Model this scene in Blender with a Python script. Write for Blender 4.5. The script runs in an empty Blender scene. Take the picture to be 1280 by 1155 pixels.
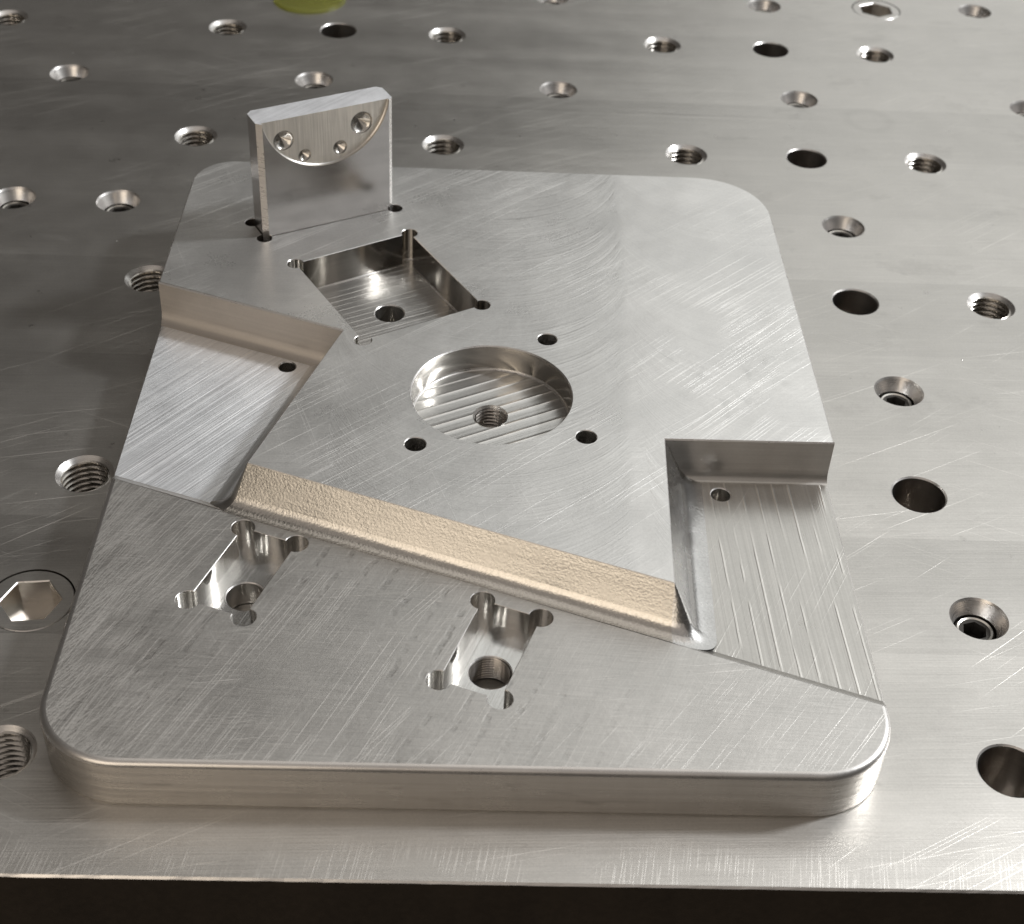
import bpy, math, random
from mathutils import Matrix, Vector
from mathutils.geometry import tessellate_polygon

random.seed(7)
S = 0.001                      # everything below is written in millimetres
C = bpy.context.scene.collection
sc = bpy.context.scene

# ------------------------------------------------------------------ camera
def cam_axes(t, r, y):
    ct, st, cy, sy, cr, sr = math.cos(t), math.sin(t), math.cos(y), math.sin(y), math.cos(r), math.sin(r)
    R0 = Matrix(((1, 0, 0), (0, -st, -ct), (0, ct, -st)))
    Rz = Matrix(((cy, -sy, 0), (sy, cy, 0), (0, 0, 1)))
    Rr = Matrix(((cr, -sr, 0), (sr, cr, 0), (0, 0, 1)))
    return Rr @ R0 @ Rz.transposed()
F_PX, TILT, ROLL, YAW = 1872.120639, 0.695497, 0.061105, -0.051619
CAM_POS = Vector((108.177, -551.148, 293.433))
R = cam_axes(TILT, ROLL, YAW)
cd = bpy.data.cameras.new('camera')
cam = bpy.data.objects.new('camera', cd)
C.objects.link(cam)
M3 = Matrix((R[0], -R[1], -R[2])).transposed()
cam.matrix_world = Matrix.Translation(CAM_POS * S) @ M3.to_4x4()
cd.sensor_width = 36
cd.lens = 36 * F_PX / 1280
cd.clip_start = 0.01
cd.clip_end = 60
cd.dof.use_dof = True
cd.dof.focus_distance = 0.42
cd.dof.aperture_fstop = 26.0
sc.camera = cam

# ------------------------------------------------------------------ world and lamps
w = bpy.data.worlds.new('World')
sc.world = w
w.use_nodes = True
w.node_tree.nodes['Background'].inputs[0].default_value = (0.60, 0.54, 0.48, 1)
w.node_tree.nodes['Background'].inputs[1].default_value = 0.075
TARGET = Vector((115, -180, 10)) * S

def lamp(name, az, el, dist, sx, sy, radiance, col):
    """rectangular lamp facing the plate; az from +Y towards +X"""
    l = bpy.data.lights.new(name, 'AREA')
    l.shape = 'RECTANGLE'; l.size = sx; l.size_y = sy
    l.energy = radiance * math.pi * sx * sy
    l.color = col
    o = bpy.data.objects.new(name, l)
    C.objects.link(o)
    a, e = math.radians(az), math.radians(el)
    d = Vector((math.sin(a) * math.cos(e), math.cos(a) * math.cos(e), math.sin(e)))
    o.location = TARGET + d * dist
    o.rotation_euler = (-d).to_track_quat('-Z', 'Y').to_euler()
    return o
lamp('window_light', 51.5, 38, 2.6, 4.1, 2.6, 0.81, (0.985, 1.0, 0.975))
lamp('bay_light', 77, 41, 2.2, 0.2, 0.2, 330.0, (0.97, 0.985, 1.0))
lamp('warm_bench_light', -153, 16, 1.6, 0.9, 1.05, 1.68, (1.0, 0.86, 0.69))
lamp('room_light', 198, 47, 2.5, 3.2, 2.8, 0.31, (1.0, 0.9, 0.82))
lamp('ceiling_light', 4, 82, 2.4, 1.7, 1.7, 0.7, (1.0, 0.93, 0.85))
sc.view_settings.view_transform = 'Standard'
sc.view_settings.look = 'None'
sc.view_settings.exposure = 0.0
sc.view_settings.gamma = 1.0
sc.view_settings.use_curve_mapping = False

# ------------------------------------------------------------------ material helpers
class NT:
    def __init__(s, name):
        s.m = bpy.data.materials.new(name); s.m.use_nodes = True
        s.t = s.m.node_tree; s.t.nodes.clear()
        s.out = s.t.nodes.new('ShaderNodeOutputMaterial')
        s.b = s.t.nodes.new('ShaderNodeBsdfPrincipled')
        s.t.links.new(s.b.outputs[0], s.out.inputs[0])
        g = s.t.nodes.new('ShaderNodeNewGeometry')
        v = s.t.nodes.new('ShaderNodeVectorMath'); v.operation = 'SCALE'; v.inputs[3].default_value = 1000
        s.t.links.new(g.outputs['Position'], v.inputs[0])
        s.pos = v.outputs[0]
        x = s.t.nodes.new('ShaderNodeSeparateXYZ'); s.t.links.new(s.pos, x.inputs[0])
        s.x, s.y, s.z = x.outputs
    def put(s, sock, val):
        if hasattr(val, 'links') or hasattr(val, 'is_linked'): s.t.links.new(val, sock)
        else: sock.default_value = val
    def ma(s, op, a, b=None, c=None, clamp=False):
        n = s.t.nodes.new('ShaderNodeMath'); n.operation = op; n.use_clamp = clamp
        s.put(n.inputs[0], a)
        if b is not None: s.put(n.inputs[1], b)
        if c is not None: s.put(n.inputs[2], c)
        return n.outputs[0]
    def add(s, a, b): return s.ma('ADD', a, b)
    def mul(s, a, b): return s.ma('MULTIPLY', a, b)
    def sub(s, a, b): return s.ma('SUBTRACT', a, b)
    def lin(s, a, ka, b, kb, c=0.0):
        return s.add(s.ma('MULTIPLY_ADD', a, ka, c), s.mul(b, kb))
    def uv(s, deg):
        a = math.radians(deg); c, n = math.cos(a), math.sin(a)
        return s.lin(s.x, c, s.y, n), s.lin(s.x, -n, s.y, c)
    def vec(s, a, b, c=0.0):
        n = s.t.nodes.new('ShaderNodeCombineXYZ')
        for i, v in enumerate((a, b, c)): s.put(n.inputs[i], v)
        return n.outputs[0]
    def noise(s, vec, scale=1.0, detail=2.0, rough=0.5, dist=0.0):
        n = s.t.nodes.new('ShaderNodeTexNoise'); n.noise_dimensions = '3D'
        s.put(n.inputs['Vector'], vec); n.inputs['Scale'].default_value = scale
        n.inputs['Detail'].default_value = detail; n.inputs['Roughness'].default_value = rough
        n.inputs['Distortion'].default_value = dist
        return n.outputs['Fac']
    def step(s, v, a, b, lo=0.0, hi=1.0):
        n = s.t.nodes.new('ShaderNodeMapRange'); n.interpolation_type = 'SMOOTHSTEP'
        s.put(n.inputs[0], v); n.inputs[1].default_value = a; n.inputs[2].default_value = b
        n.inputs[3].default_value = lo; n.inputs[4].default_value = hi
        return n.outputs[0]
    def lines(s, deg, wl, length, seed=0.0, detail=2.0, bend=0.0):
        """streaks that run along direction deg: wavelength wl across, length along"""
        u, v = s.uv(deg)
        if bend: v = s.add(v, s.mul(s.sub(s.noise(s.vec(s.mul(u, .02), s.mul(v, .02), seed + 9.3)), .5), bend))
        return s.noise(s.vec(s.mul(u, 1.0 / length), s.mul(v, 1.0 / wl), seed), 1.0, detail)
    def scratches(s, deg, wl, length, th, seed=0.0, patch=30.0, pth=0.5, bend=0.0):
        n = s.lines(deg, wl, length, seed, 0.0, bend)
        m = s.step(s.noise(s.vec(s.x, s.y, seed + 5.1), 1.0 / patch, 1.0), pth - .06, pth + .1)
        return s.mul(s.step(n, th, th + .07), m)
    def spot(s, cx, cy, r0, r1):
        dx, dy = s.sub(s.x, cx), s.sub(s.y, cy)
        d = s.ma('SQRT', s.add(s.mul(dx, dx), s.mul(dy, dy)))
        return s.step(d, r0, r1, 1.0, 0.0)
    def arcs(s, cx, cy, wl, seed=0.0, turns=3.0, detail=1.5):
        dx, dy = s.sub(s.x, cx), s.sub(s.y, cy)
        d = s.ma('SQRT', s.add(s.mul(dx, dx), s.mul(dy, dy)))
        a = s.ma('ARCTAN2', dy, dx)
        return s.noise(s.vec(s.mul(d, 1.0 / wl), s.mul(a, turns), seed), 1.0, detail)
    def sweep(s, xc, rad, sign, wl, seed=0.0, length=25.0, detail=2.0):
        """cutter marks of a face mill of radius rad fed along Y, centred on xc"""
        dx = s.sub(s.x, xc)
        h = s.ma('SQRT', s.ma('MAXIMUM', s.sub(rad * rad, s.mul(dx, dx)), .09 * rad * rad))
        k = s.ma('MULTIPLY_ADD', h, sign, s.y)
        return s.noise(s.vec(s.mul(k, 1.0 / wl), s.mul(s.x, 1.0 / length), seed), 1.0, detail)
    def total(s, terms):
        r = None
        for v, k in terms:
            q = s.mul(v, k); r = q if r is None else s.add(r, q)
        return r
    def finish(s, base, rough, height=None, dist=1e-5, metallic=1.0, tint=None, aniso=0.0, tangent=None, spec=None, haze=0.0, hrough=.62):
        """base rgb; tint = scalar multiplier for grain; rough scalar or socket"""
        if tint is not None:
            n = s.t.nodes.new('ShaderNodeVectorMath'); n.operation = 'SCALE'
            n.inputs[0].default_value = base; s.put(n.inputs[3], tint)
            s.t.links.new(n.outputs[0], s.b.inputs['Base Color'])
        else:
            s.b.inputs['Base Color'].default_value = (*base, 1)
        s.b.inputs['Metallic'].default_value = metallic
        s.put(s.b.inputs['Roughness'], rough)
        if spec is not None: s.b.inputs['Specular IOR Level'].default_value = spec
        if height is not None:
            b = s.t.nodes.new('ShaderNodeBump'); b.inputs['Strength'].default_value = 1.0
            b.inputs['Distance'].default_value = dist
            s.put(b.inputs['Height'], height)
            s.t.links.new(b.outputs[0], s.b.inputs['Normal'])
        if haze:        # fine abrasion: part of the metal scatters wide
            g = s.t.nodes.new('ShaderNodeBsdfAnisotropic'); g.inputs['Roughness'].default_value = hrough
            if tint is not None: s.t.links.new(n.outputs[0], g.inputs['Color'])
            else: g.inputs['Color'].default_value = (*base, 1)
            if height is not None: s.t.links.new(b.outputs[0], g.inputs['Normal'])
            mx = s.t.nodes.new('ShaderNodeMixShader'); mx.inputs[0].default_value = haze
            s.t.links.new(s.b.outputs[0], mx.inputs[1]); s.t.links.new(g.outputs[0], mx.inputs[2])
            s.t.links.new(mx.outputs[0], s.out.inputs[0])
        if aniso:
            s.b.inputs['Anisotropic'].default_value = aniso
            if tangent is not None:
                a = math.radians(tangent)
                n = s.t.nodes.new('ShaderNodeCombineXYZ')
                n.inputs[0].default_value = math.cos(a); n.inputs[1].default_value = math.sin(a)
                s.t.links.new(n.outputs[0], s.b.inputs['Tangent'])
        return s.m

STEEL = (0.62, 0.60, 0.57)
def mat_table():
    n = NT('ground_table_steel')
    fine = n.lines(2, .45, 30, 1.0, 3)
    wide = n.noise(n.vec(n.mul(n.x, .002), n.mul(n.y, .035), 2.2), 1, 2)
    band = n.noise(n.vec(n.mul(n.x, .012), n.mul(n.y, .16), 8.2), 1, 3, .6)
    mott = n.noise(n.vec(n.x, n.y, 3.0), .06, 4, .6)
    grit = n.noise(n.vec(n.x, n.y, 3.7), 1.6, 3, .7)
    ids = n.ma('FLOOR', n.mul(n.y, 1 / 46.0))
    pas = n.noise(n.vec(n.mul(ids, 3.71), 0.0, 1.5), 1, 0)
    a1 = n.mul(n.arcs(250, -208, 1.5, 4.0), n.mul(n.spot(232, -222, 15, 55), n.step(n.x, 212, 222)))
    a2 = n.mul(n.arcs(120, -420, .8, 6.0, 1.6), n.step(n.lin(n.x, 1.0, n.y, -.35), 300, 340))
    s1 = n.scratches(28, .42, 90, .73, 7.0, 45, .47, 1.5)
    s2 = n.scratches(38, .40, 60, .74, 8.0, 35, .5, 1)
    s3 = n.scratches(12, .42, 110, .745, 9.0, 60, .5, 2)
    s4 = n.scratches(155, .42, 60, .755, 10.0, 50, .5, 1)
    front = n.step(n.y, -345, -336, 1.0, 0.0)
    s5 = n.mul(n.scratches(80, .34, 12, .585, 11.0, 16, .45, 1), front)
    scr = n.ma('ADD', n.add(n.add(s1, s2), n.add(s3, s4)), n.mul(s5, .62), clamp=True)
    seam = n.step(n.ma('ABSOLUTE', n.sub(n.y, -150.5)), 0.0, 1.2, 1.0, 0.0)
    seam2 = n.step(n.ma('ABSOLUTE', n.sub(n.y, 34.0)), 0.0, 2.0, 1.0, 0.0)
    st = n.step(n.noise(n.vec(n.mul(n.x, .030), n.mul(n.y, .045), 41.0), 1, 5, .68), .56, .66)
    st2 = n.sub(n.spot(283, 36, 9, 13), n.spot(283, 36, 6, 9))
    drip = n.step(n.noise(n.vec(n.mul(n.x, .16), n.mul(n.y, .16), 44.0), 1, 2), .70, .74)
    h = n.total([(fine, 1.6), (wide, 14.0), (band, 4.0), (mott, 1.2), (grit, .3), (a1, 1.6), (a2, 1.2), (scr, .6), (seam, -1.2), (seam2, 1.5)])
    r = n.total([(mott, .10), (wide, .16), (scr, .12), (front, .05), (grit, .05)])
    r = n.add(n.add(r, n.mul(pas, .08)), n.add(.145, n.add(n.mul(st, .05), n.mul(drip, -.05))))
    t = n.add(n.total([(fine, .26), (mott, .18), (grit, .26), (scr, .22), (wide, .12), (pas, .26), (st, -.07), (st2, -.05), (drip, -.06)]), .425)
    return n.finish(STEEL, r, h, 2.2e-5, tint=t, haze=.19, hrough=.6)

def mat_upper():
    n = NT('face_milled_steel')
    right = n.step(n.lin(n.x, 1.0, n.y, -.05), 166.6, 170.8)
    left = n.sub(1.0, right)
    pl = n.step(n.noise(n.vec(n.x, n.y, 21.0), .035, 2), .36, .66)
    sl = n.mul(n.sweep(118, 47, 1.0, .8, 1.0, 40, 3), left)
    sl2 = n.mul(n.mul(n.sweep(118, 47, 1.0, 6.5, 1.5, 70, 3), left), pl)
    sr = n.mul(n.sweep(207, 47, 1.0, .8, 2.0, 40, 3), right)
    sr2 = n.mul(n.mul(n.sweep(207, 47, 1.0, 7.5, 2.5, 70, 3), right), pl)
    diag = n.lines(38, .7, 35, 3.0, 3)
    diag = n.mul(diag, n.step(n.noise(n.vec(n.x, n.y, 31.0), .03, 2), .40, .62))
    mott = n.noise(n.vec(n.x, n.y, 3.0), .045, 5, .62)
    grit = n.noise(n.vec(n.x, n.y, 3.7), 1.7, 3, .75)
    s1 = n.scratches(42, .36, 80, .69, 7.0, 40, .46, 1)
    s2 = n.mul(n.scratches(46, .34, 45, .62, 8.0, 20, .46, 1), n.spot(205, -185, 34, 60))
    s3 = n.scratches(25, .34, 60, .72, 9.0, 40, .5, 1)
    s4 = n.scratches(110, .34, 50, .73, 10.0, 40, .5, 1)
    s5 = n.mul(n.scratches(44, .6, 60, .60, 14.0, 26, .5, 1), n.spot(195, -125, 20, 42))
    scr = n.ma('ADD', n.add(n.add(s1, s2), n.mul(n.add(s3, s4), .45)), s5, clamp=True)
    smudge = n.step(n.noise(n.vec(n.mul(n.x, .22), n.mul(n.y, .13), 12.4), 1, 1), .58, .78)
    smudge = n.mul(smudge, n.spot(190, -190, 14, 26))
    h = n.total([(sl, 2.2), (sl2, 7.0), (sr, 2.2), (sr2, 8.0), (diag, 1.3), (mott, 7.0), (grit, .3), (scr, .7)])
    r = n.add(n.total([(mott, .26), (scr, .12), (grit, .06), (right, .04), (smudge, -.08)]), .15)
    t = n.add(n.total([(mott, .22), (scr, .20), (grit, .22), (sl2, .10), (sr2, .12), (sl, .10), (sr, .10), (diag, .08), (smudge, -.10), (right, .06)]), .53)
    return n.finish((0.88, 0.87, 0.85), r, h, 2.2e-5, tint=t, haze=.42, hrough=.6)

def mat_lower():
    n = NT('scuffed_milled_steel')
    u, v = n.uv(66)
    wob = n.mul(n.sub(n.noise(n.vec(u, v, 1.7), .03, 3), .5), 9.0)
    ph = n.mul(n.add(v, wob), 2 * math.pi / 7.0)
    stripe = n.step(n.ma('SINE', ph), .55, .98)
    dash = n.step(n.noise(n.vec(n.mul(u, .42), n.mul(v, .16), 2.0), 1, 2), .38, .68)
    patch = n.step(n.noise(n.vec(n.x, n.y, 2.9), .02, 2), .38, .6)
    stripe = n.mul(n.mul(stripe, dash), n.mul(patch, n.step(n.x, 110, 175, 1.0, .15)))
    cross = n.lines(-4, .55, 12, 3.0, 4)
    lay = n.lines(64, .5, 26, 3.5, 4)
    mott = n.noise(n.vec(n.x, n.y, 4.0), .045, 5, .62)
    grit = n.noise(n.vec(n.x, n.y, 4.7), 1.8, 3, .75)
    lf = n.step(n.x, 100, 160, 1.0, .25)
    s1 = n.mul(n.scratches(63, .40, 110, .665, 7.0, 34, .47, .8), lf)
    s1b = n.mul(n.scratches(65, .34, 70, .66, 17.0, 24, .47, .5), lf)
    s2 = n.scratches(52, .34, 45, .69, 8.0, 26, .48, 1)
    s3 = n.scratches(8, .34, 30, .72, 9.0, 34, .48, 1)
    s4 = n.scratches(120, .34, 26, .72, 19.0, 30, .48, 1)
    edge = n.mul(n.scratches(70, .34, 40, .55, 10.0, 18, .35, 2), n.step(n.lin(n.x, 1.0, n.y, .14), 6, -26))
    edge2 = n.mul(n.scratches(50, .34, 22, .56, 12.0, 18, .35, 2), n.step(n.lin(n.x, 1.0, n.y, .14), 12, -26))
    scr = n.ma('ADD', n.add(n.add(s1, s2), n.add(s3, edge)), n.add(n.add(s1b, n.mul(s4, .35)), edge2), clamp=True)
    h = n.total([(cross, 1.8), (lay, .5), (stripe, -1.6), (mott, 6.0), (grit, .35), (scr, .4)])
    r = n.add(n.total([(mott, .24), (scr, .10), (cross, .08), (grit, .08), (stripe, -.06)]), .15)
    t = n.add(n.total([(mott, .20), (scr, .15), (cross, .24), (lay, .10), (grit, .24), (stripe, -.08)]), .40)
    return n.finish((0.78, 0.76, 0.73), r, h, 2.2e-5, tint=t, haze=.30, hrough=.58)

def mat_lines(name, deg, wl, rough, amp=1.5, period=None, pamp=0.0, base=STEEL, scr_deg=None, aniso=0.0, length=60, line_tint=1.0, haze=0.0):
    n = NT(name)
    g1 = n.lines(deg, wl, length, 1.0, 3)
    g2 = n.lines(deg, wl * 4, length * 2, 2.0, 2)
    mott = n.noise(n.vec(n.x, n.y, n.z), .12, 3, .6)
    grit = n.noise(n.pos, 1.2, 3, .7)
    terms = [(g1, amp), (g2, amp * 1.6), (mott, 1.0), (grit, .5)]
    tt = [(g1, .26 * line_tint), (g2, .20 * line_tint), (mott, .14), (grit, .18)]
    if period:
        u, v = n.uv(deg)
        p = n.ma('SINE', n.mul(n.add(v, n.mul(n.sub(mott, .5), .25)), 2 * math.pi / period))
        line = n.step(p, .86, .99)
        line = n.mul(line, n.step(n.noise(n.vec(n.mul(u, .06), n.mul(v, .3), 5.5), 1, 1), .36, .55))
        terms.append((line, pamp)); tt.append((line, .35))
    if scr_deg is not None:
        sx = n.scratches(scr_deg, .42, 50, .68, 9.0, 24, .5, 1)
        terms.append((sx, .6)); tt.append((sx, .12))
    r = n.add(n.total([(mott, .10), (g2, .08)]), rough - .09)
    return n.finish(base, r, n.total(terms), 2.2e-5, tint=n.add(n.total(tt), .61 - .23 * (line_tint - 1)), aniso=aniso, tangent=deg + 90 if aniso else None, haze=haze, hrough=.58)

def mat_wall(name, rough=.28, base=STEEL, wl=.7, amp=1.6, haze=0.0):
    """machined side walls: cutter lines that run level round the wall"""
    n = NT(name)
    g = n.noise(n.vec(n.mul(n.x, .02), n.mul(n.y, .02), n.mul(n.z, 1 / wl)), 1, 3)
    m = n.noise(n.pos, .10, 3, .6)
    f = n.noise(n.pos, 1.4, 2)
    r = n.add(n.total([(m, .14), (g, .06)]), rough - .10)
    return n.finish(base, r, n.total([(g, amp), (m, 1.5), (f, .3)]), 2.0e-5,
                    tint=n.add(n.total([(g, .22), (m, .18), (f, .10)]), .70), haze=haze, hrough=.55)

def mat_side():
    n = NT('milled_side_steel')
    g = n.noise(n.vec(n.mul(n.x, .012), n.mul(n.y, .012), n.mul(n.z, .55)), 1, 4, .6)
    f = n.noise(n.vec(n.mul(n.x, .05), n.mul(n.y, .05), n.mul(n.z, 2.6)), 1, 2)
    v = n.noise(n.vec(n.mul(n.x, .9), n.mul(n.y, .9), n.mul(n.z, .05)), 1, 2)
    m = n.noise(n.pos, .07, 4, .6)
    d = n.step(n.noise(n.vec(n.mul(n.x, .06), n.mul(n.y, .06), n.mul(n.z, .3)), 1, 3, .7), .60, .74)
    h = n.total([(g, 7.0), (f, 1.6), (v, .5), (m, 5.0)])
    r = n.add(n.total([(m, .18), (f, .08)]), .13)
    t = n.add(n.total([(g, .34), (f, .18), (v, .08), (m, .20), (d, -.16)]), .50)
    return n.finish((0.64, 0.61, 0.57), r, h, 2.0e-5, tint=t, haze=.1)

def mat_stipple(name='stippled_milled_steel', base=(0.67, 0.645, 0.605), k=1.0):
    n = NT(name)
    v = n.t.nodes.new('ShaderNodeTexVoronoi'); v.feature = 'SMOOTH_F1'
    n.t.links.new(n.pos, v.inputs['Vector']); v.inputs['Scale'].default_value = 1.6
    a = n.noise(n.pos, 1.4, 2, .6)
    m = n.noise(n.pos, .05, 2)
    u, w = n.uv(-20.9)
    ln = n.noise(n.vec(n.mul(u, .02), n.mul(n.z, .8), 1.0), 1, 2)
    m2 = n.noise(n.pos, .16, 3, .6)
    h = n.total([(v.outputs['Distance'], .8), (a, .9), (ln, .8), (m, 4.0), (m2, .8)])
    r = n.add(n.mul(m2, .16), .18)
    t = n.add(n.total([(a, .34), (ln, .05), (m2, .12)]), .62)
    return n.finish(base, r, h, 3.4e-5, tint=t)

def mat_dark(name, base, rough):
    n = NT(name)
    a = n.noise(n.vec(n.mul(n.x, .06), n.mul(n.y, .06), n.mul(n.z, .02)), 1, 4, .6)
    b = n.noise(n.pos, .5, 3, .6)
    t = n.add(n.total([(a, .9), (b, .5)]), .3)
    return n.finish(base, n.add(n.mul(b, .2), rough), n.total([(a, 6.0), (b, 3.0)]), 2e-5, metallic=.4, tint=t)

def mat_puddle():
    n = NT('green_coolant')
    a = n.noise(n.pos, .12, 2)
    n.finish((0.62, 0.64, 0.16), n.add(n.mul(a, .1), .08), None, metallic=0.0)
    n.b.inputs['Transmission Weight'].default_value = 0.9
    n.b.inputs['IOR'].default_value = 1.33
    return n.m

M_TABLE = mat_table()
M_UP = mat_upper()
M_LOW = mat_lower()
M_LREC = mat_lines('brushed_recess_steel', 52.5, .45, .36, 4.5, scr_deg=51, aniso=.7, base=(0.94, 0.95, 0.97), line_tint=1.5, haze=.48)
M_LSLOPE = mat_lines('brushed_slope_steel', 71.6, .5, .30, 4.0, aniso=.7, base=(0.8, 0.8, 0.8), line_tint=1.6, haze=.3)
M_RREC = mat_lines('lined_recess_steel', 91, .6, .30, 2.6, 4.6, 3.0, scr_deg=62, length=110)
M_SQF = mat_lines('lined_pocket_steel', 29, .7, .23, 2.6, 2.6, 2.0, length=22, base=(0.66, 0.65, 0.63), haze=.3)
M_SMF = mat_lines('bright_pocket_steel', 68, .6, .19, 1.6, base=(0.8, 0.79, 0.77), haze=.2)
M_TOP = mat_lines('ground_top_steel', 50, .4, .36, 1.5, base=(0.9, 0.9, 0.92), aniso=.75, haze=.4)
M_RIDGE = mat_lines('ridged_pocket_steel', 28, .5, .24, 1.4, base=(0.72, 0.71, 0.69), haze=.34)
M_WALL = mat_wall('milled_wall_steel', .33)
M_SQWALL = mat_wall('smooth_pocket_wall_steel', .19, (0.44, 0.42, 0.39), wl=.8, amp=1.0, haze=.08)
M_SIDE = mat_side()
M_BORE = mat_wall('bored_hole_steel', .17, (0.62, 0.60, 0.57), wl=.5, amp=1.2, haze=.2)
M_MATTE = mat_wall('end_milled_wall_steel', .58, (0.60, 0.56, 0.52), wl=.8, amp=2.0)
M_DARKBORE = mat_wall('dark_bore_steel', .30, (0.48, 0.45, 0.42), wl=.8, amp=1.5)
M_THREAD = mat_wall('cut_thread_steel', .24, (0.60, 0.57, 0.53), wl=.5, amp=.4)
M_EDGE = mat_wall('burnished_edge_steel', .28, (0.72, 0.70, 0.68), wl=.5, amp=.5, haze=.3)
M_POL = mat_wall('polished_steel', .21, (0.80, 0.78, 0.77), wl=4.0, amp=.5)
M_STIP = mat_stipple()
M_GRAIN = mat_stipple('grainy_milled_steel', (0.72, 0.71, 0.70), 1.0)
M_BLACK = mat_dark('black_oxide_steel', (0.05, 0.045, 0.04), .42)
M_DARKSIDE = mat_dark('dark_reflection_steel', (0.045, 0.035, 0.026), .5)  # dark floor mirrored in the table side, painted into its base colour
M_PUD = mat_puddle()
def mat_brush():
    n = NT('vertical_brushed_steel')
    g = n.noise(n.vec(n.mul(n.lin(n.x, .885, n.y, .466), 1.1), 0.0, n.mul(n.z, .05)), 1, 3)
    m = n.noise(n.pos, .15, 2)
    return n.finish((0.80, 0.75, 0.68), n.add(n.mul(m, .1), .36), n.total([(g, 4.0), (m, 1.0)]), 2.2e-5,
                    tint=n.add(n.total([(g, .5), (m, .1)]), .6), haze=.3)
M_BRUSH = mat_brush()

# ------------------------------------------------------------------ mesh helpers
WARP = False
def warp(x, y):
    """the plate's left side runs slightly out of square"""
    if not WARP or x >= 34: return x
    return x + (34 - x) / 21 * (1.3 + (y + 100) * .0150)
class MB:
    def __init__(s): s.v, s.f, s.sm, s.mi = [], [], [], []
    def face(s, pts, smooth=False, mi=0):
        b = len(s.v); s.v += [tuple(p) for p in pts]
        s.f.append(tuple(range(b, b + len(pts)))); s.sm.append(smooth); s.mi.append(mi)
    def grid(s, rows, closed=False, smooth=True, mi=0):
        b = len(s.v); m = len(rows[0])
        for r in rows: s.v += [tuple(p) for p in r]
        for i in range(len(rows) - 1):
            for j in range(m if closed else m - 1):
                k = (j + 1) % m
                s.f.append((b + i * m + j, b + i * m + k, b + (i + 1) * m + k, b + (i + 1) * m + j))
                s.sm.append(smooth); s.mi.append(mi)
    def flat(s, loops, z, mi=0):
        """horizontal face with holes; loops[0] is the outline"""
        tess = tessellate_polygon([[Vector((x, y, 0)) for x, y in l] for l in loops])
        pts = [p for l in loops for p in l]
        b = len(s.v); s.v += [(x, y, z) for x, y in pts]
        for t in tess:
            a, c, d = (pts[i] for i in t)
            ar = (c[0] - a[0]) * (d[1] - a[1]) - (c[1] - a[1]) * (d[0] - a[0])
            if abs(ar) < 1e-9: continue
            s.f.append(tuple(b + i for i in (t if ar > 0 else t[::-1]))); s.sm.append(False); s.mi.append(mi)
    def build(s, name, mats, parent=None, loc=(0, 0, 0), label=None):
        me = bpy.data.meshes.new(name)
        o0 = Vector(loc)
        me.from_pydata([((warp(x, y) - o0.x) * S, (y - o0.y) * S, (z - o0.z) * S) for x, y, z in s.v], [], s.f)
        for m in (mats if isinstance(mats, (list, tuple)) else [mats]): me.materials.append(m)
        me.polygons.foreach_set('use_smooth', s.sm)
        me.polygons.foreach_set('material_index', s.mi)
        me.update()
        o = bpy.data.objects.new(name, me)
        return attach(o, parent, loc, label)
POS = {}
def attach(o, parent, loc, label=None):
    C.objects.link(o)
    p = Vector(loc)
    if parent is not None:
        o.parent = parent
        o.location = (p - POS[parent.name]) * S
    else: o.location = p * S
    POS[o.name] = p
    if label: o['label'] = label
    return o
def thing(name, label, cat, loc, group=None):
    o = bpy.data.objects.new(name, None); o.empty_display_size = .02
    attach(o, None, loc); o['label'] = label; o['category'] = cat
    if group: o['group'] = group
    return o
def dup(src, parent, loc, label=None):
    c = src.copy(); attach(c, parent, loc, label)
    if not label and 'label' in c: del c['label']
    base = POS[src.name]
    for ch in list(src.children):
        dup(ch, c, Vector(loc) + POS[ch.name] - base)
    return c

def circ(cx, cy, r, n=48, a0=0.0):
    return [(cx + r * math.cos(a0 + 2 * math.pi * i / n), cy + r * math.sin(a0 + 2 * math.pi * i / n)) for i in range(n)]
def dogbone(corners, r, n=16):
    """ccw rectangle whose corners are opened up by round relief cuts of radius r"""
    out = []
    for i in range(4):
        p, a, b = Vector(corners[i]), Vector(corners[i - 1]), Vector(corners[(i + 1) % 4])
        d0 = (a - p).normalized()
        a0 = math.atan2(d0.y, d0.x)
        for k in range(n + 1):
            t = a0 + 1.5 * math.pi * k / n
            out.append((p.x + r * math.cos(t), p.y + r * math.sin(t)))
    return out
def offset(loop, d):
    """grow (d>0) a ccw loop"""
    n = len(loop); out = []
    for i in range(n):
        p0, p, p1 = Vector(loop[i - 1]), Vector(loop[i]), Vector(loop[(i + 1) % n])
        e0, e1 = (p - p0), (p1 - p)
        if e0.length < 1e-7: e0 = e1
        if e1.length < 1e-7: e1 = e0
        n0 = Vector((e0.y, -e0.x)).normalized(); n1 = Vector((e1.y, -e1.x)).normalized()
        m = (n0 + n1); m = m.normalized() if m.length > 1e-6 else n0
        out.append(tuple(p + m * (d / max(.35, m.dot(n0)))))
    return out
def ring(loop, z): return [(x, y, z) for x, y in loop]

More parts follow.
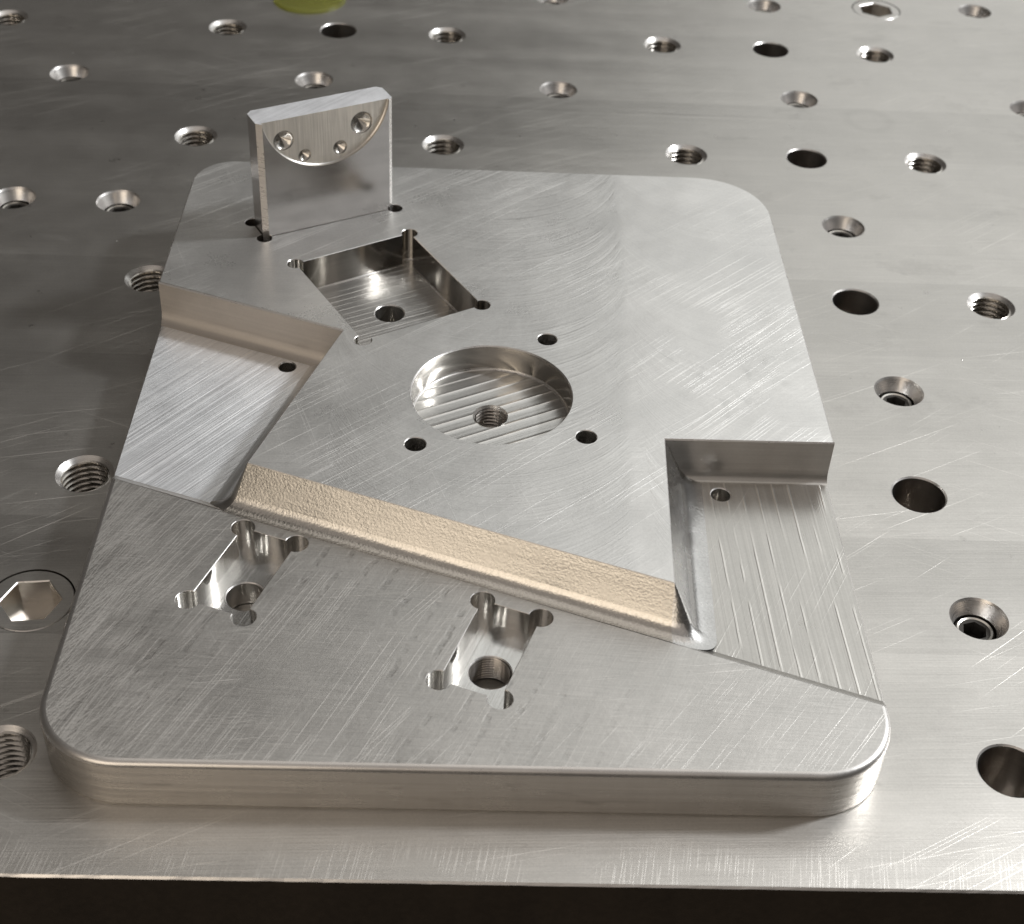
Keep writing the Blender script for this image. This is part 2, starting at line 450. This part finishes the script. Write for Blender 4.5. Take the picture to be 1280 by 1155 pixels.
def pocket(loop, ztop, depth, parent, name, mat, ch=.35, floor=None, cone=0.0, label=None, loc=None, foot=0.0):
    """walls of a hole or pocket under outline loop, with a small broken edge; floor mats a flat floor into the same mesh"""
    m = MB()
    c = Vector((sum(p[0] for p in loop) / len(loop), sum(p[1] for p in loop) / len(loop)))
    inner = loop
    outer = offset(loop, ch)
    m.grid([ring(inner, ztop - ch), ring(outer, ztop)], True, False, 0)
    m.grid([ring(inner, ztop - depth), ring(inner, ztop - ch)], True, True, 1)
    if foot:                         # small cutter radius left along the foot of the wall
        fr = [ring(offset(inner, -foot * (1 - math.cos(t * math.pi / 8))), ztop - depth + foot * (1 - math.sin(t * math.pi / 8)) + .01) for t in range(5)]
        m.grid(fr[::-1], True, True, 0)
    if floor == 'flat': m.flat([inner], ztop - depth, 1)
    elif floor == 'cone':
        m.grid([ring([(c.x, c.y)] * len(inner), ztop - depth - cone), ring(inner, ztop - depth)], True, False, 1)
    o = m.build(name, [M_EDGE, mat], parent, loc or (c.x, c.y, ztop), label)
    return o, outer

# ------------------------------------------------------------------ the work table
EDGE_Y = -350.5
TX0, TX1, TY1 = -620.0, 860.0, 760.0
table = thing('work_table', 'flat ground steel table with rows of threaded and plain holes, under the machined plate', 'table', (120, 0, -70))
threaded = [(-99.9, 106.2), (-.3, 105.1), (100.2, 105.8), (199.9, 104.5), (299.4, 103.1), (.7, .1), (100.7, .3), (200.4, -.4),
            (299.6, -.4), (299.7, -105), (-.8, -210.9), (.1, -105.1), (0.4, -315.5)]
dowels = [(50.1, 106.3), (250.3, 103.9), (250.1, 0), (250.4, -105.3), (250.1, -210), (249.8, -314.9)]
setscrews = [(-61.1, 52.6), (43.6, 54.6), (149.8, 54.3), (255.7, 53.8), (-59.5, -53.3), (-20.5, -53), (255.6, -53.4), (150.2, 153.7),
             (254.5, 154.4), (360, 157.9), (357.5, 52.5), (255, -157.9), (255.3, -262)]
plugs = [(-4.5, -263.7), (310.2, 155)]
R_TH, R_DO, R_SS, R_PL = 8.55, 8.5, 8.2, 11.9

top = MB()
E = .5
loops = [[(TX0, EDGE_Y + E), (TX1, EDGE_Y + E), (TX1, TY1), (TX0, TY1)]]
for lst, r in ((threaded, R_TH), (dowels, R_DO), (setscrews, R_SS), (plugs, R_PL)):
    loops += [circ(x, y, r) for x, y in lst]
top.flat(loops, 0)
# slightly worn front edge: the broken corner wanders a little
xs = [TX0 + (TX1 - TX0) * i / 500 for i in range(501)]
rnd = random.Random(3)
dep = [E + rnd.uniform(-.1, .1) + (rnd.uniform(.1, .3) if rnd.random() < .03 else 0) for _ in xs]
top.grid([[(x, EDGE_Y, -d) for x, d in zip(xs, dep)], [(x, EDGE_Y + E, 0) for x in xs]], False, False, 1)
top.build('table_top', [M_TABLE, M_EDGE], table, (120, 0, 0))
side = MB()
side.grid([[(x, EDGE_Y, -70) for x in xs], [(x, EDGE_Y, -d) for x, d in zip(xs, dep)]], False, False)
side.face([(TX0, EDGE_Y, -70), (TX0, EDGE_Y, 0), (TX0, TY1, 0), (TX0, TY1, -70)])
side.face([(TX1, EDGE_Y, -70), (TX1, TY1, -70), (TX1, TY1, 0), (TX1, EDGE_Y, 0)])
side.face([(TX0, TY1, -70), (TX0, TY1, 0), (TX1, TY1, 0), (TX1, TY1, -70)])
side.face([(TX0, EDGE_Y, -70), (TX0, TY1, -70), (TX1, TY1, -70), (TX1, EDGE_Y, -70)])
side.build('table_side', M_DARKSIDE, table, (120, EDGE_Y, -35))

def thread_rows(m, x, y, r_in, r_out, z0, z1, pitch, seg, mi, per=6):
    rows = []
    k = int((z0 - z1) / pitch * per)
    for i in range(k + 1):
        z = z0 - pitch * i / per
        row = []
        for j in range(seg):
            a = 2 * math.pi * j / seg
            t = ((z / pitch) + j / seg) % 1.0
            tri = abs(2 * t - 1)
            tri = min(1, max(0, (tri - .1) / .8))
            rr = r_in + (r_out - r_in) * tri
            row.append((x + rr * math.cos(a), y + rr * math.sin(a), z))
        rows.append(row)
    m.grid(rows[::-1], True, False, mi)

def threaded_hole(x, y, r=8.0, rc=R_TH, depth=26):
    m = MB()
    m.grid([ring(circ(x, y, r - .9), -1.3), ring(circ(x, y, rc), 0)], True, True, 0)
    thread_rows(m, x, y, r - 1.3, r + .05, -1.0, -depth, 2.0, 48, 1)
    m.flat([circ(x, y, r)], -depth + .1, 2)
    return m.build('threaded_hole', [M_EDGE, M_THREAD, M_DARKBORE], table, (x, y, 0))
first = threaded_hole(*threaded[0])
for x, y in threaded[1:]: dup(first, table, (x, y, 0))

def dowel_hole(x, y):
    m = MB()
    m.grid([ring(circ(x, y, 8.05), -.45), ring(circ(x, y, R_DO), 0)], True, True, 0)
    m.grid([ring(circ(x, y, 8.05), -24), ring(circ(x, y, 8.05), -.45)], True, True, 1)
    m.flat([circ(x, y, 8.05)], -24, 1)
    return m.build('dowel_hole', [M_EDGE, M_DARKBORE], table, (x, y, 0))
first = dowel_hole(*dowels[0])
for x, y in dowels[1:]: dup(first, table, (x, y, 0))

def hexa(cx, cy, af, rot=0.0, per=8):
    rc = af / math.sqrt(3); out = []
    c = [(cx + rc * math.cos(rot + math.pi / 3 * i), cy + rc * math.sin(rot + math.pi / 3 * i)) for i in range(6)]
    for i in range(6):
        a, b = c[i], c[(i + 1) % 6]
        out += [(a[0] + (b[0] - a[0]) * k / per, a[1] + (b[1] - a[1]) * k / per) for k in range(per)]
    return out
def set_screw(x, y):
    m = MB()
    m.grid([ring(circ(x, y, 7.75), -.7), ring(circ(x, y, R_SS), 0)], True, True, 0)
    m.grid([ring(circ(x, y, 6.0), -4.6), ring(circ(x, y, 7.75), -.7)], True, True, 0)
    m.grid([ring(circ(x, y, 5.7), -9), ring(circ(x, y, 6.0), -4.6)], True, True, 1)
    seat = m.build('screw_seat', [M_EDGE, M_THREAD], table, (x, y, 0))
    k = MB()
    hx = hexa(x, y, 6.2, .3)
    k.grid([ring(circ(x, y, 5.0), -4.7), ring(circ(x, y, 5.55), -5.3), ring(circ(x, y, 5.55), -8.8)][::-1], True, False, 0)
    k.grid([ring(circ(x, y, 4.4), -4.9), ring(circ(x, y, 5.0), -4.7)], True, False, 1)
    k.flat([circ(x, y, 4.4), hx], -4.9, 0)
    k.grid([ring(hx, -9.5), ring(hx, -4.9)], True, False, 0)
    k.flat([hx], -9.5, 0)
    k.build('set_screw', [M_BLACK, M_THREAD], seat, (x, y, -5))
    return seat
first = set_screw(*setscrews[0])
for x, y in setscrews[1:]: dup(first, table, (x, y, 0))

def hex_plug(x, y, rot):
    m = MB()
    m.grid([ring(circ(x, y, R_PL), -5), ring(circ(x, y, R_PL), 0)], True, True, 1)
    hx = hexa(x, y, 14.4, rot)
    r0 = R_PL - .35
    m.grid([ring(circ(x, y, r0), -5), ring(circ(x, y, r0), -.35), ], True, True, 2)
    m.grid([ring(circ(x, y, r0), -.35), ring(circ(x, y, r0 - .25), -.12)], True, False, 2)
    ho = offset(hx, .3)
    m.flat([circ(x, y, r0 - .25), ho], -.12, 0)
    m.grid([ring(hx, -.45), ring(ho, -.12)], True, False, 2)
    m.grid([ring(hx, -7.5), ring(hx, -.45)], True, False, 3)
    m.flat([hx], -7.5, 3)
    return m.build('hex_plug', [M_TABLE, M_BLACK, M_EDGE, M_THREAD], table, (x, y, 0))
hex_plug(*plugs[0], .12).__setitem__('label', 'large flush hex socket plug beside the front left of the plate')
hex_plug(*plugs[1], .5).__setitem__('label', 'flush hex socket plug at the far right of the table')

# tiny bright cutting chips and dust lying about on the table
chips = MB()
rnd = random.Random(11)
for i in range(20):
    x, y = rnd.uniform(-110, 400), rnd.uniform(-345, 170)
    if 5 < x < 225 and -340 < y < -60: continue
    if any((x - a) ** 2 + (y - b) ** 2 < 170 for a, b in threaded + dowels + setscrews + plugs): continue
    a, l, ww, hh = rnd.uniform(0, 6.28), rnd.uniform(.2, .5), rnd.uniform(.1, .2), rnd.uniform(.05, .15)
    ca, sa = math.cos(a), math.sin(a)
    P = lambda u, v, z: (x + u * ca - v * sa, y + u * sa + v * ca, z)
    b0, b1, b2, b3 = P(-l, -ww, .02), P(l, -ww * .6, .02), P(l, ww * .6, .02), P(-l, ww, .02)
    t0, t1 = P(-l * .5, 0, hh), P(l * .6, 0, hh * .7)
    for f in ((b0, b1, t1, t0), (b2, b3, t0, t1), (b1, b2, t1), (b3, b0, t0)): chips.face(f)
o = chips.build('metal_chips', M_WALL, None, (120, 0, 0))
o['kind'] = 'stuff'; o['label'] = 'tiny bright metal chips scattered over the steel table'; o['category'] = 'metal chips'

# drop of green coolant at the far side
pd = MB()
px, py = 34.0, 138.0
prof = [(16.6, 0.02), (16.4, .5), (15.8, .95), (14.6, 1.15), (13.0, 1.0), (11.0, .62), (8, .42), (4, .36), (.01, .35)]
def wob(a): return 1 + .035 * math.sin(2 * a + 1) + .02 * math.sin(3 * a)
pd.grid([[(px + r * wob(2 * math.pi * j / 64) * math.cos(2 * math.pi * j / 64), py + r * .93 * wob(2 * math.pi * j / 64) * math.sin(2 * math.pi * j / 64), z)
          for j in range(64)] for r, z in prof], True, True)
o = pd.build('coolant_puddle', M_PUD, None, (px, py, 0))
o['label'] = 'round yellow green puddle of coolant at the far left edge of view'; o['category'] = 'puddle'

# ------------------------------------------------------------------ the machined plate
WARP = True
X0, X1, Y0, Y1 = 13.0, 217.0, -330.5, -69.8
ZU, ZL, ZR = 28.0, 15.5, 14.0
NX, NY = -.358, -.9337            # plan direction from the ramp towards the front
DX, DY = .9337, -.358             # along the ramp
KD = 210.4                        # lower deck begins where NX*x+NY*y > KD
def yline(x, k=KD): return (k - NX * x) / NY
plate = thing('fixture_plate', 'large machined steel fixture plate with stepped decks and pockets lying on the work table', 'fixture plate', (115, -200, 0))

def arc(cx, cy, r, a0, a1, n=14):
    return [(cx + r * math.cos(math.radians(a0 + (a1 - a0) * i / n)), cy + r * math.sin(math.radians(a0 + (a1 - a0) * i / n))) for i in range(n + 1)]
YRL, YRU = -149.3, -220.8          # left and right ends of the upper deck on the side walls
YLL, YLR = yline(X0), yline(X1)    # left and right ends of the lower deck on the side walls
RF, RBL, RBR = 20.0, 15.0, 25.0
front_chain = [(X0, YLL)] + arc(X0 + RF, Y0 + RF, RF, 180, 270) + arc(X1 - RF, Y0 + RF, RF, 270, 360) + [(X1, YLR)]
rear_chain = [(X1, YRU)] + arc(X1 - RBR, Y1 - RBR, RBR, 0, 90) + arc(X0 + RBL, Y1 - RBL, RBL, 90, 180) + [(X0, YRL)]
def off_open(chain, d):
    n = len(chain); out = []
    for i, p in enumerate(chain):
        a = Vector(chain[max(i - 1, 0)]); b = Vector(chain[min(i + 1, n - 1)])
        e = (b - a).normalized(); nn = Vector((e.y, -e.x))
        out.append(tuple(Vector(p) + nn * d))
    return out

# side walls: three runs of different height
def side_run(chain, ztop, name):
    m = MB()
    inn = off_open(chain, -.6)
    m.grid([ring(inn, 0.02), ring(chain, .6)], False, False, 1)
    m.grid([ring(chain, .6), ring(chain, ztop)], False, True, 0)
    return m.build(name, [M_SIDE, M_EDGE], plate, (115, sum(p[1] for p in chain) / len(chain), 7))
side_run(front_chain, ZL - 1.6, 'side_wall')
side_run(rear_chain, ZU - .5, 'side_wall')
side_run([(X0, YRL), (X0, YLL)], ZR - .45, 'side_wall')
side_run([(X1, YLR), (X1, YRU)], ZR - .45, 'side_wall')

# ---- lower deck
pk_a = [(40.6, -277.2), (55.7, -283.1), (67.0, -255.4), (52.4, -249.6)]
pk_b = [(105.6, -302.8), (121.3, -308.6), (132.4, -280.9), (117.3, -275.1)]
def rect_fit(c, w, l, deg):
    a = math.radians(deg); u = Vector((math.cos(a), math.sin(a))); v = Vector((-u.y, u.x)); c = Vector(c)
    return [tuple(c + u * (sx * w / 2) + v * (sy * l / 2)) for sx, sy in ((-1, -1), (1, -1), (1, 1), (-1, 1))]
def cen(p): return (sum(q[0] for q in p) / 4, sum(q[1] for q in p) / 4)
pk_a = rect_fit(cen(pk_a), 16.1, 29.8, -21.0)
pk_b = rect_fit(cen(pk_b), 16.1, 29.8, -21.0)
low_holes = []
for pk, hole_c, rh, tap in ((pk_a, (54.3, -268.3), 5.2, False), (pk_b, (119.25, -293.3), 5.5, True)):
    depth = 7.5
    lp = dogbone(pk, 3.2)
    o, outer = pocket(lp, ZL, depth, plate, 'clamp_pocket', M_BORE, .16,
                      label='narrow pocket with a threaded bolt hole' if tap else 'narrow pocket with a smooth bolt hole')
    low_holes.append(outer)
    c = cen(pk)
    m = MB(); rr = [circ(p[0], p[1], 2.6, 20) for p in pk[2:]]
    m.flat([lp, circ(*hole_c, rh + .3, 32)], ZL - depth, 0)
    m.build('pocket_floor', M_SMF, o, (c[0], c[1], ZL - depth))
    m = MB()
    zf = ZL - depth
    m.grid([ring(circ(*hole_c, rh, 32), zf - .3), ring(circ(*hole_c, rh + .3, 32), zf)], True, False, 0)
    if tap:
        thread_rows(m, *hole_c, rh - .35, rh, zf - .3, .2, .9, 32, 1, 4)
    else:
        m.grid([ring(circ(*hole_c, rh, 32), .2), ring(circ(*hole_c, rh, 32), zf - .3)], True, True, 1)
    m.build('bolt_hole', [M_EDGE, M_DARKBORE if tap else M_BORE], o, (*hole_c, zf))

ld = MB()
inner = off_open(front_chain, -1.6)
inner[0] = (X0 + 1.6, yline(X0 + 1.6)); inner[-1] = (X1 - 1.6, yline(X1 - 1.6))
nround = 6
rows = []
for i in range(nround + 1):
    t = math.pi / 2 * i / nround
    ch = off_open(front_chain, -1.6 * (1 - math.cos(t)))
    k = 1.6 * (1 - math.cos(t))
    ch[0] = (X0 + k, yline(X0 + k)); ch[-1] = (X1 - k, yline(X1 - k))
    rows.append(ring(ch, ZL - 1.6 + 1.6 * math.sin(t)))
ld.grid(rows, False, True, 1)
ld.flat([inner] + low_holes, ZL, 0)
# rear edge of the lower deck: bright broken lip that falls to the recess floors
k0, k1 = KD, KD - .35
def along(k, z, n=60): return [(X0 + .5 + (X1 - X0 - 1.0) * i / n, yline(X0 + .5 + (X1 - X0 - 1.0) * i / n, k), z) for i in range(n + 1)]
ld.grid([along(KD, ZL), along(KD - .4, ZL - .15)], False, False, 1)
ld.grid([along(KD - .4 - 2.4 * math.sin(t * math.pi / 2 / 5), ZL - .15 - (ZL - .15 - ZR + .0) * (1 - (1 - t / 5) ** 2)) for t in range(6)], False, True, 2)
ld.build('lower_deck', [M_LOW, M_EDGE, M_WALL], plate, (115, -290, ZL))

# ---- recess floors
P_REC, P_R0, P_R1, P_RR = (73.8, -172.5), (52.4, -236.9), (165.3, -279.4), (168.0, -221.2)
KF = KD - 2.7
def floor_part(name, outline, hole, rh, mat, edge):
    m = MB()
    o, outer = pocket(circ(*hole, rh, 28), ZR, 8, plate, 'pin_hole', M_BORE, .3, 'flat')
    m.flat([outline, outer], ZR, 0)
    (ax, ay), (bx, by) = edge
    sx = .45 if ax < 100 else -.45
    m.face([(ax, ay, ZR - .45), (bx, by, ZR - .45), (bx + sx, by, ZR), (ax + sx, ay, ZR)], False, 1)
    return m.build(name, [mat, M_EDGE], plate, (cen(outline)[0], cen(outline)[1], ZR))
floor_part('recess_floor', [(X0 + .45, yline(X0 + .45, KF)), (56, yline(56, KF)), (75, -178), (X0 + .45, YRL - 1.5)], (55.9, -173.6), 2.6, M_LREC, ((X0, YRL), (X0, YLL)))
floor_part('recess_floor', [(166, yline(166, KF)), (X1 - .45, yline(X1 - .45, KF)), (X1 - .45, YRU - 1), (170, YRU - 1)], (185.2, -228.7), 2.8, M_RREC, ((X1, YLR), (X1, YRU)))

# ---- walls under the upper deck
def prof(kind, n=6):
    """(fraction of run, fraction of rise) from the top edge to the foot"""
    if kind == 'steep':              # near upright wall with a small rounded foot
        return [(0, 1.0), (.12, .97), (.18, .26)] + [(.18 + .82 * (1 - math.cos(t * math.pi / 2 / n)), .26 * (1 - math.sin(t * math.pi / 2 / n))) for t in range(1, n + 1)]
    q = (.62, .22) if kind == 'slope' else (.46, .24)
    pts = [(0, 1.0), (.02, .985), q]
    for t in range(1, n + 1):
        s = t / n
        a, b, c = q, (.79 if kind == 'slope' else .62, 0.0), (1.0, 0.0)
        pts.append(tuple((1 - s) ** 2 * a[i] + 2 * s * (1 - s) * b[i] + s * s * c[i] for i in range(2)))
    return pts
def wall(name, stations, kind, mats, label=None, flat=True):
    """stations: (top xy, foot xy, foot z)"""
    pr = prof(kind)
    rows = []
    for rho, hh in pr:
        rows.append([(t[0] + (b[0] - t[0]) * rho, t[1] + (b[1] - t[1]) * rho, zb + (ZU - zb) * hh) for t, b, zb in stations])
    m = MB()
    m.grid(rows[:2], False, False, 1)
    m.grid(rows[1:3], False, False if flat else True, 0)
    m.grid(rows[2:], False, True, 0)
    c = stations[len(stations) // 2][0]
    return m.build(name, mats, plate, (c[0], c[1], 20), label)
def sub(p, d, k): return (p[0] + d[0] * k, p[1] + d[1] * k)
NF = (NX, NY)
# back wall of the left recess (runs on under the sloping wall)
bx = sub(P_REC, (DX, DY), 1.0)
wall('recess_back_wall', [((X0, YRL), (X0, YRL - 4.2), ZR), (P_REC, sub(P_REC, NF, 4.0), ZR), (bx, sub(bx, NF, 4.0), ZR)], 'steep', [M_MATTE, M_EDGE])
# sloping wall on the right of the left recess
dl = Vector((P_R0[0] - P_REC[0], P_R0[1] - P_REC[1])).normalized(); nl = (dl.y, -dl.x)   # towards the recess
rl = 10.3
q0 = sub(P_REC, dl, -5)
qk = lambda p, r, nn: sub(p, nn, r)
# rounded mitre corners between the ramp and the two sloping walls
RAMP = 8.5
DD2 = (DX, DY)
def meet(p, d, q, e):
    """parameter along p+s*d where it meets q+t*e"""
    den = d[0] * e[1] - d[1] * e[0]
    return ((q[0] - p[0]) * e[1] - (q[1] - p[1]) * e[0]) / den
def blend(P, A, za, M, B, zb, k=14):
    out = []
    for i in range(k + 1):
        t = i / k
        out.append((P, tuple((1 - t) ** 2 * A[c] + 2 * t * (1 - t) * M[c] + t * t * B[c] for c in range(2)), za + (zb - za) * t))
    return out
dr = Vector((P_RR[0] - P_R1[0], P_RR[1] - P_R1[1])).normalized(); nr = (dr.y, -dr.x)
rr_ = 12.3
F_L, F_R = sub(P_R0, NF, RAMP), sub(P_R1, NF, RAMP)          # ends of the ramp foot
C_L, C_R = qk(P_R0, rl, nl), qk(P_R1, rr_, nr)
M_L = sub(F_L, DD2, meet(F_L, DD2, C_L, dl)); M_R = sub(F_R, DD2, meet(F_R, DD2, C_R, dr))
def mix(a, b, t): return (a[0] + (b[0] - a[0]) * t, a[1] + (b[1] - a[1]) * t)
A_L, B_L = mix(F_L, M_L, .45), mix(C_L, M_L, .5)
A_R, B_R = mix(F_R, M_R, .22), mix(C_R, M_R, .45)
along_r = (P_R1[0] - P_R0[0], P_R1[1] - P_R0[1])
wall('recess_slope', [(P_REC, qk(sub(P_REC, dl, -3), rl, nl), ZR), (P_R0, C_L, ZR), (P_R0, B_L, ZR)], 'ramp', [M_LSLOPE, M_EDGE])
wall('corner_blend', blend(P_R0, B_L, ZR, M_L, A_L, ZL), 'ramp', [M_WALL, M_EDGE], flat=False)
wall('ramp', [(P_R0, A_L, ZL + .01)] + [(sub(P_R0, along_r, i / 40), sub(sub(P_R0, along_r, i / 40), NF, RAMP), ZL + .01) for i in range(41)] + [(P_R1, A_R, ZL + .01)], 'ramp', [M_STIP, M_EDGE],
     label='stippled golden ramp between the upper and lower decks')
wall('corner_blend', blend(P_R1, A_R, ZL, M_R, B_R, ZR), 'ramp', [M_GRAIN, M_EDGE], label='bright rounded corner at the right end of the ramp', flat=False)
wall('recess_slope', [(P_R1, B_R, ZR), (P_R1, C_R, ZR), (P_RR, qk(sub(P_RR, dr, 3), rr_, nr), ZR)], 'ramp', [M_GRAIN, M_EDGE])
wall('recess_back_wall', [(P_RR, (P_RR[0], P_RR[1] - 2.6), ZR), ((X1, YRU), (X1, YRU - 2.6), ZR)], 'steep', [M_WALL, M_EDGE])

# ---- upper deck
up_holes = []
# square pocket
sq = rect_fit(((55.6 + 91.6 + 115.9 + 79.8) / 4, -(136.0 + 114.8 + 156.6 + 178.1) / 4), 41.8, 48.3, 30.4)
lp = dogbone(sq, 2.7)
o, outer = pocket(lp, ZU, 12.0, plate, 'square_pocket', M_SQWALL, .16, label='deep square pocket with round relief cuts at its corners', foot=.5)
up_holes.append(outer)
hc = (86.3, -145.4)
m = MB(); m.flat([lp, circ(*hc, 5.1, 32)], ZU - 12)
m.build('pocket_floor', M_SQF, o, (*cen(sq), ZU - 12))
m = MB()
m.grid([ring(circ(*hc, 4.8, 32), ZU - 12.3), ring(circ(*hc, 5.1, 32), ZU - 12)], True, False, 0)
m.grid([ring(circ(*hc, 4.8, 32), .2), ring(circ(*hc, 4.8, 32), ZU - 12.3)], True, True, 1)
m.build('bolt_hole', [M_EDGE, M_BORE], o, (*hc, ZU - 12))
# round pocket with scalloped floor
RC, RR, RD = (119.05, -202.3), 23.5, 8.8
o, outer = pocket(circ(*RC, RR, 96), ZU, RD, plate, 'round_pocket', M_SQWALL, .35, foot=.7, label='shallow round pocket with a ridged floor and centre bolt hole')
up_holes.append(outer)
m = MB(); pitch, per, rh = 4.2, 10, 5.1
a = math.radians(28); U, V = (math.cos(a), math.sin(a)), (-math.sin(a), math.cos(a))
nst = int(2 * RR / pitch * per) + 1
vs = [-RR + 2 * RR * i / nst for i in range(nst + 1)]
def sc_z(v):
    t = (v / pitch + .3) % 1.0
    return ZU - RD + .02 + .16 * abs(2 * t - 1) ** 5
def rowp(v, u0, u1, n=6): return [(RC[0] + U[0] * (u0 + (u1 - u0) * i / n) + V[0] * v, RC[1] + U[1] * (u0 + (u1 - u0) * i / n) + V[1] * v, sc_z(v)) for i in range(n + 1)]
def half(v, r): return math.sqrt(max(0, r * r - v * v))
for i in range(nst):
    va, vb = vs[i], vs[i + 1]
    A, B, a_, b_ = half(va, RR), half(vb, RR), half(va, rh), half(vb, rh)
    if abs(va) >= rh and abs(vb) >= rh:
        m.grid([rowp(va, -A, A), rowp(vb, -B, B)], False, False)
    else:
        m.grid([rowp(va, -A, -a_), rowp(vb, -B, -b_)], False, False); m.grid([rowp(va, a_, A), rowp(vb, b_, B)], False, False)
m.build('pocket_floor', M_RIDGE, o, (*RC, ZU - RD))
m = MB()
m.grid([ring(circ(*RC, 4.7, 32), ZU - RD - .6), ring(circ(*RC, 5.15, 32), ZU - RD + .35)], True, False, 0)
thread_rows(m, *RC, 4.3, 4.75, ZU - RD - .6, .2, 1.25, 32, 1, 4)
m.build('bolt_hole', [M_EDGE, M_DARKBORE], o, (*RC, ZU - RD))
for hx, hy in ((136.15, -174.3), (97.6, -226.9), (145.8, -221.5)):
    o, outer = pocket(circ(hx, hy, 3.0, 32), ZU, 14, plate, 'screw_hole', M_BORE, .22, 'flat'); up_holes.append(outer)
# slot that holds the upright plate
UA = math.radians(27.75); UD = (math.cos(UA), math.sin(UA)); UN = (-math.sin(UA), math.cos(UA))
UO = (43.8, -120.97); UW, UT = 47.3, 10.6
slot = [UO, sub(UO, UD, UW), sub(sub(UO, UD, UW), UN, UT), sub(UO, UN, UT)]
slot_big = [sub(sub(UO, UD, -.22), UN, -.22), sub(sub(UO, UD, UW + .22), UN, -.22), sub(sub(UO, UD, UW + .22), UN, UT + .22), sub(sub(UO, UD, -.22), UN, UT + .22)]
o, outer = pocket(dogbone(slot_big, 2.5), ZU, 9, plate, 'plate_slot', M_DARKBORE, .12, 'flat')
up_holes.append(outer)

ud = MB()
inner = off_open(rear_chain, -.5)
inner[0] = (X1 - .5, YRU); inner[-1] = (X0 + .5, YRL)
ud.flat([inner + [P_REC, P_R0, P_R1, P_RR]] + up_holes, ZU, 0)
ud.grid([ring(rear_chain, ZU - .5), ring(inner, ZU)], False, False, 1)
ud.build('upper_deck', [M_UP, M_EDGE], plate, (115, -160, ZU))

# ------------------------------------------------------------------ the upright plate standing in its slot
WARP = False
upr = thing('upright_plate', 'small polished steel plate standing upright in a slot at the rear of the fixture', 'steel plate', (UO[0] + UD[0] * UW / 2 + UN[0] * UT / 2, UO[1] + UD[1] * UW / 2 + UN[1] * UT / 2, ZU))
HT = 40.7
def L(u, t, z): return (UO[0] + UD[0] * u + UN[0] * t, UO[1] + UD[1] * u + UN[1] * t, ZU + z)
body = MB()
cf = 1.7                         # broken vertical edges
ct = .7                          # broken top edge
oc = [(cf, 0), (UW - cf, 0), (UW, cf), (UW, UT - cf), (UW - cf, UT), (cf, UT), (0, UT - cf), (0, cf)]
# D shaped cut: circle centre (DCX, DCZ)
DCX, DCZ, DR, DD = UW / 2, 44.3, 22.35, 1.15
zt = HT - ct
hw = math.sqrt(DR ** 2 - (DCZ - HT) ** 2)
a0 = math.pi + math.asin((DCZ - HT) / DR); a1 = 2 * math.pi - math.asin((DCZ - HT) / DR)
dn = 40
darc = [(DCX + DR * math.cos(a0 + (a1 - a0) * i / dn), DCZ + DR * math.sin(a0 + (a1 - a0) * i / dn)) for i in range(dn + 1)]
# front face round the D cut
zb = -8.8
fl = [(cf, zb), (UW - cf, zb), (UW - cf, HT)] + darc[::-1] + [(cf, HT)]
b0 = len(body.v)
tess = tessellate_polygon([[Vector((u, z, 0)) for u, z in fl]])
for t in tess: body.face([L(fl[i][0], 0, fl[i][1]) for i in t], False, 0)
def broken(i, j, mi):
    (u0, t0), (u1, t1) = oc[i], oc[j]
    body.face([L(u0, t0, zb), L(u1, t1, zb), L(u1, t1, HT), L(u0, t0, HT)], False, mi)
broken(1, 2, 1); broken(2, 3, 0); broken(3, 4, 1); broken(4, 5, 0); broken(5, 6, 1); broken(6, 7, 0); broken(7, 0, 1)
# top with the notch of the D cut
tp = [(cf, 0), (DCX - hw, 0), (DCX - hw, DD), (DCX + hw, DD), (DCX + hw, 0), (UW - cf, 0)] + oc[2:]
tess = tessellate_polygon([[Vector((u, t, 0)) for u, t in tp]])
for t in tess: body.face([L(tp[i][0], tp[i][1], HT) for i in t], False, 2)
body.build('plate_body', [M_POL, M_EDGE, M_TOP], upr, L(UW / 2, UT / 2, 16))
# the cut itself: wall, floor and four spot drillings
cut = MB()
cut.grid([[L(u, DD - .3, z) for u, z in darc], [L(u, 0, z) for u, z in darc]], False, True, 0)
foot = [(DCX + (DR - .3) * math.cos(a0 + (a1 - a0) * i / dn), DCZ + (DR - .3) * math.sin(a0 + (a1 - a0) * i / dn)) for i in range(dn + 1)]
cut.grid([[L(u, DD, z) for u, z in foot], [L(u, DD - .3, z) for u, z in darc]], False, True, 0)
drills = [(8.9, 33.2, 3.5, 3.0), (15.9, 26.5, 2.2, 2.2), (28.4, 26.7, 2.5, 2.6), (36.2, 34.0, 3.9, 3.2)]
fo = [(max(min(u, DCX + hw), DCX - hw), min(z, HT)) for u, z in foot]
fo[0] = (fo[0][0], HT); fo[-1] = (fo[-1][0], HT)
lo = [fo] + [circ(u, z, r, 28) for u, z, r, d in drills]
pts = [p for l in lo for p in l]
for t in tessellate_polygon([[Vector((u, z, 0)) for u, z in l] for l in lo]):
    cut.face([L(pts[i][0], DD, pts[i][1]) for i in t], False, 1)
co = cut.build('half_round_cut', [M_WALL, M_BRUSH], upr, L(DCX, DD, 31))
for u, z, r, d in drills:
    m = MB()
    rows = []
    for k in range(6):
        t = k / 5
        rad, dep_ = r * (1 - t * .995), DD + d * (.2 if k else 0) + d * .8 * t
        if k == 0: rad = r
        rows.append([L(u + rad * math.cos(2 * math.pi * j / 28), dep_, z + rad * math.sin(2 * math.pi * j / 28)) for j in range(28)])
    rows.insert(1, [L(u + r * .96 * math.cos(2 * math.pi * j / 28), DD + d * .2, z + r * .96 * math.sin(2 * math.pi * j / 28)) for j in range(28)])
    m.grid(rows, True, True, 0)
    m.build('drill_spot', [M_BORE], co, L(u, DD, z))
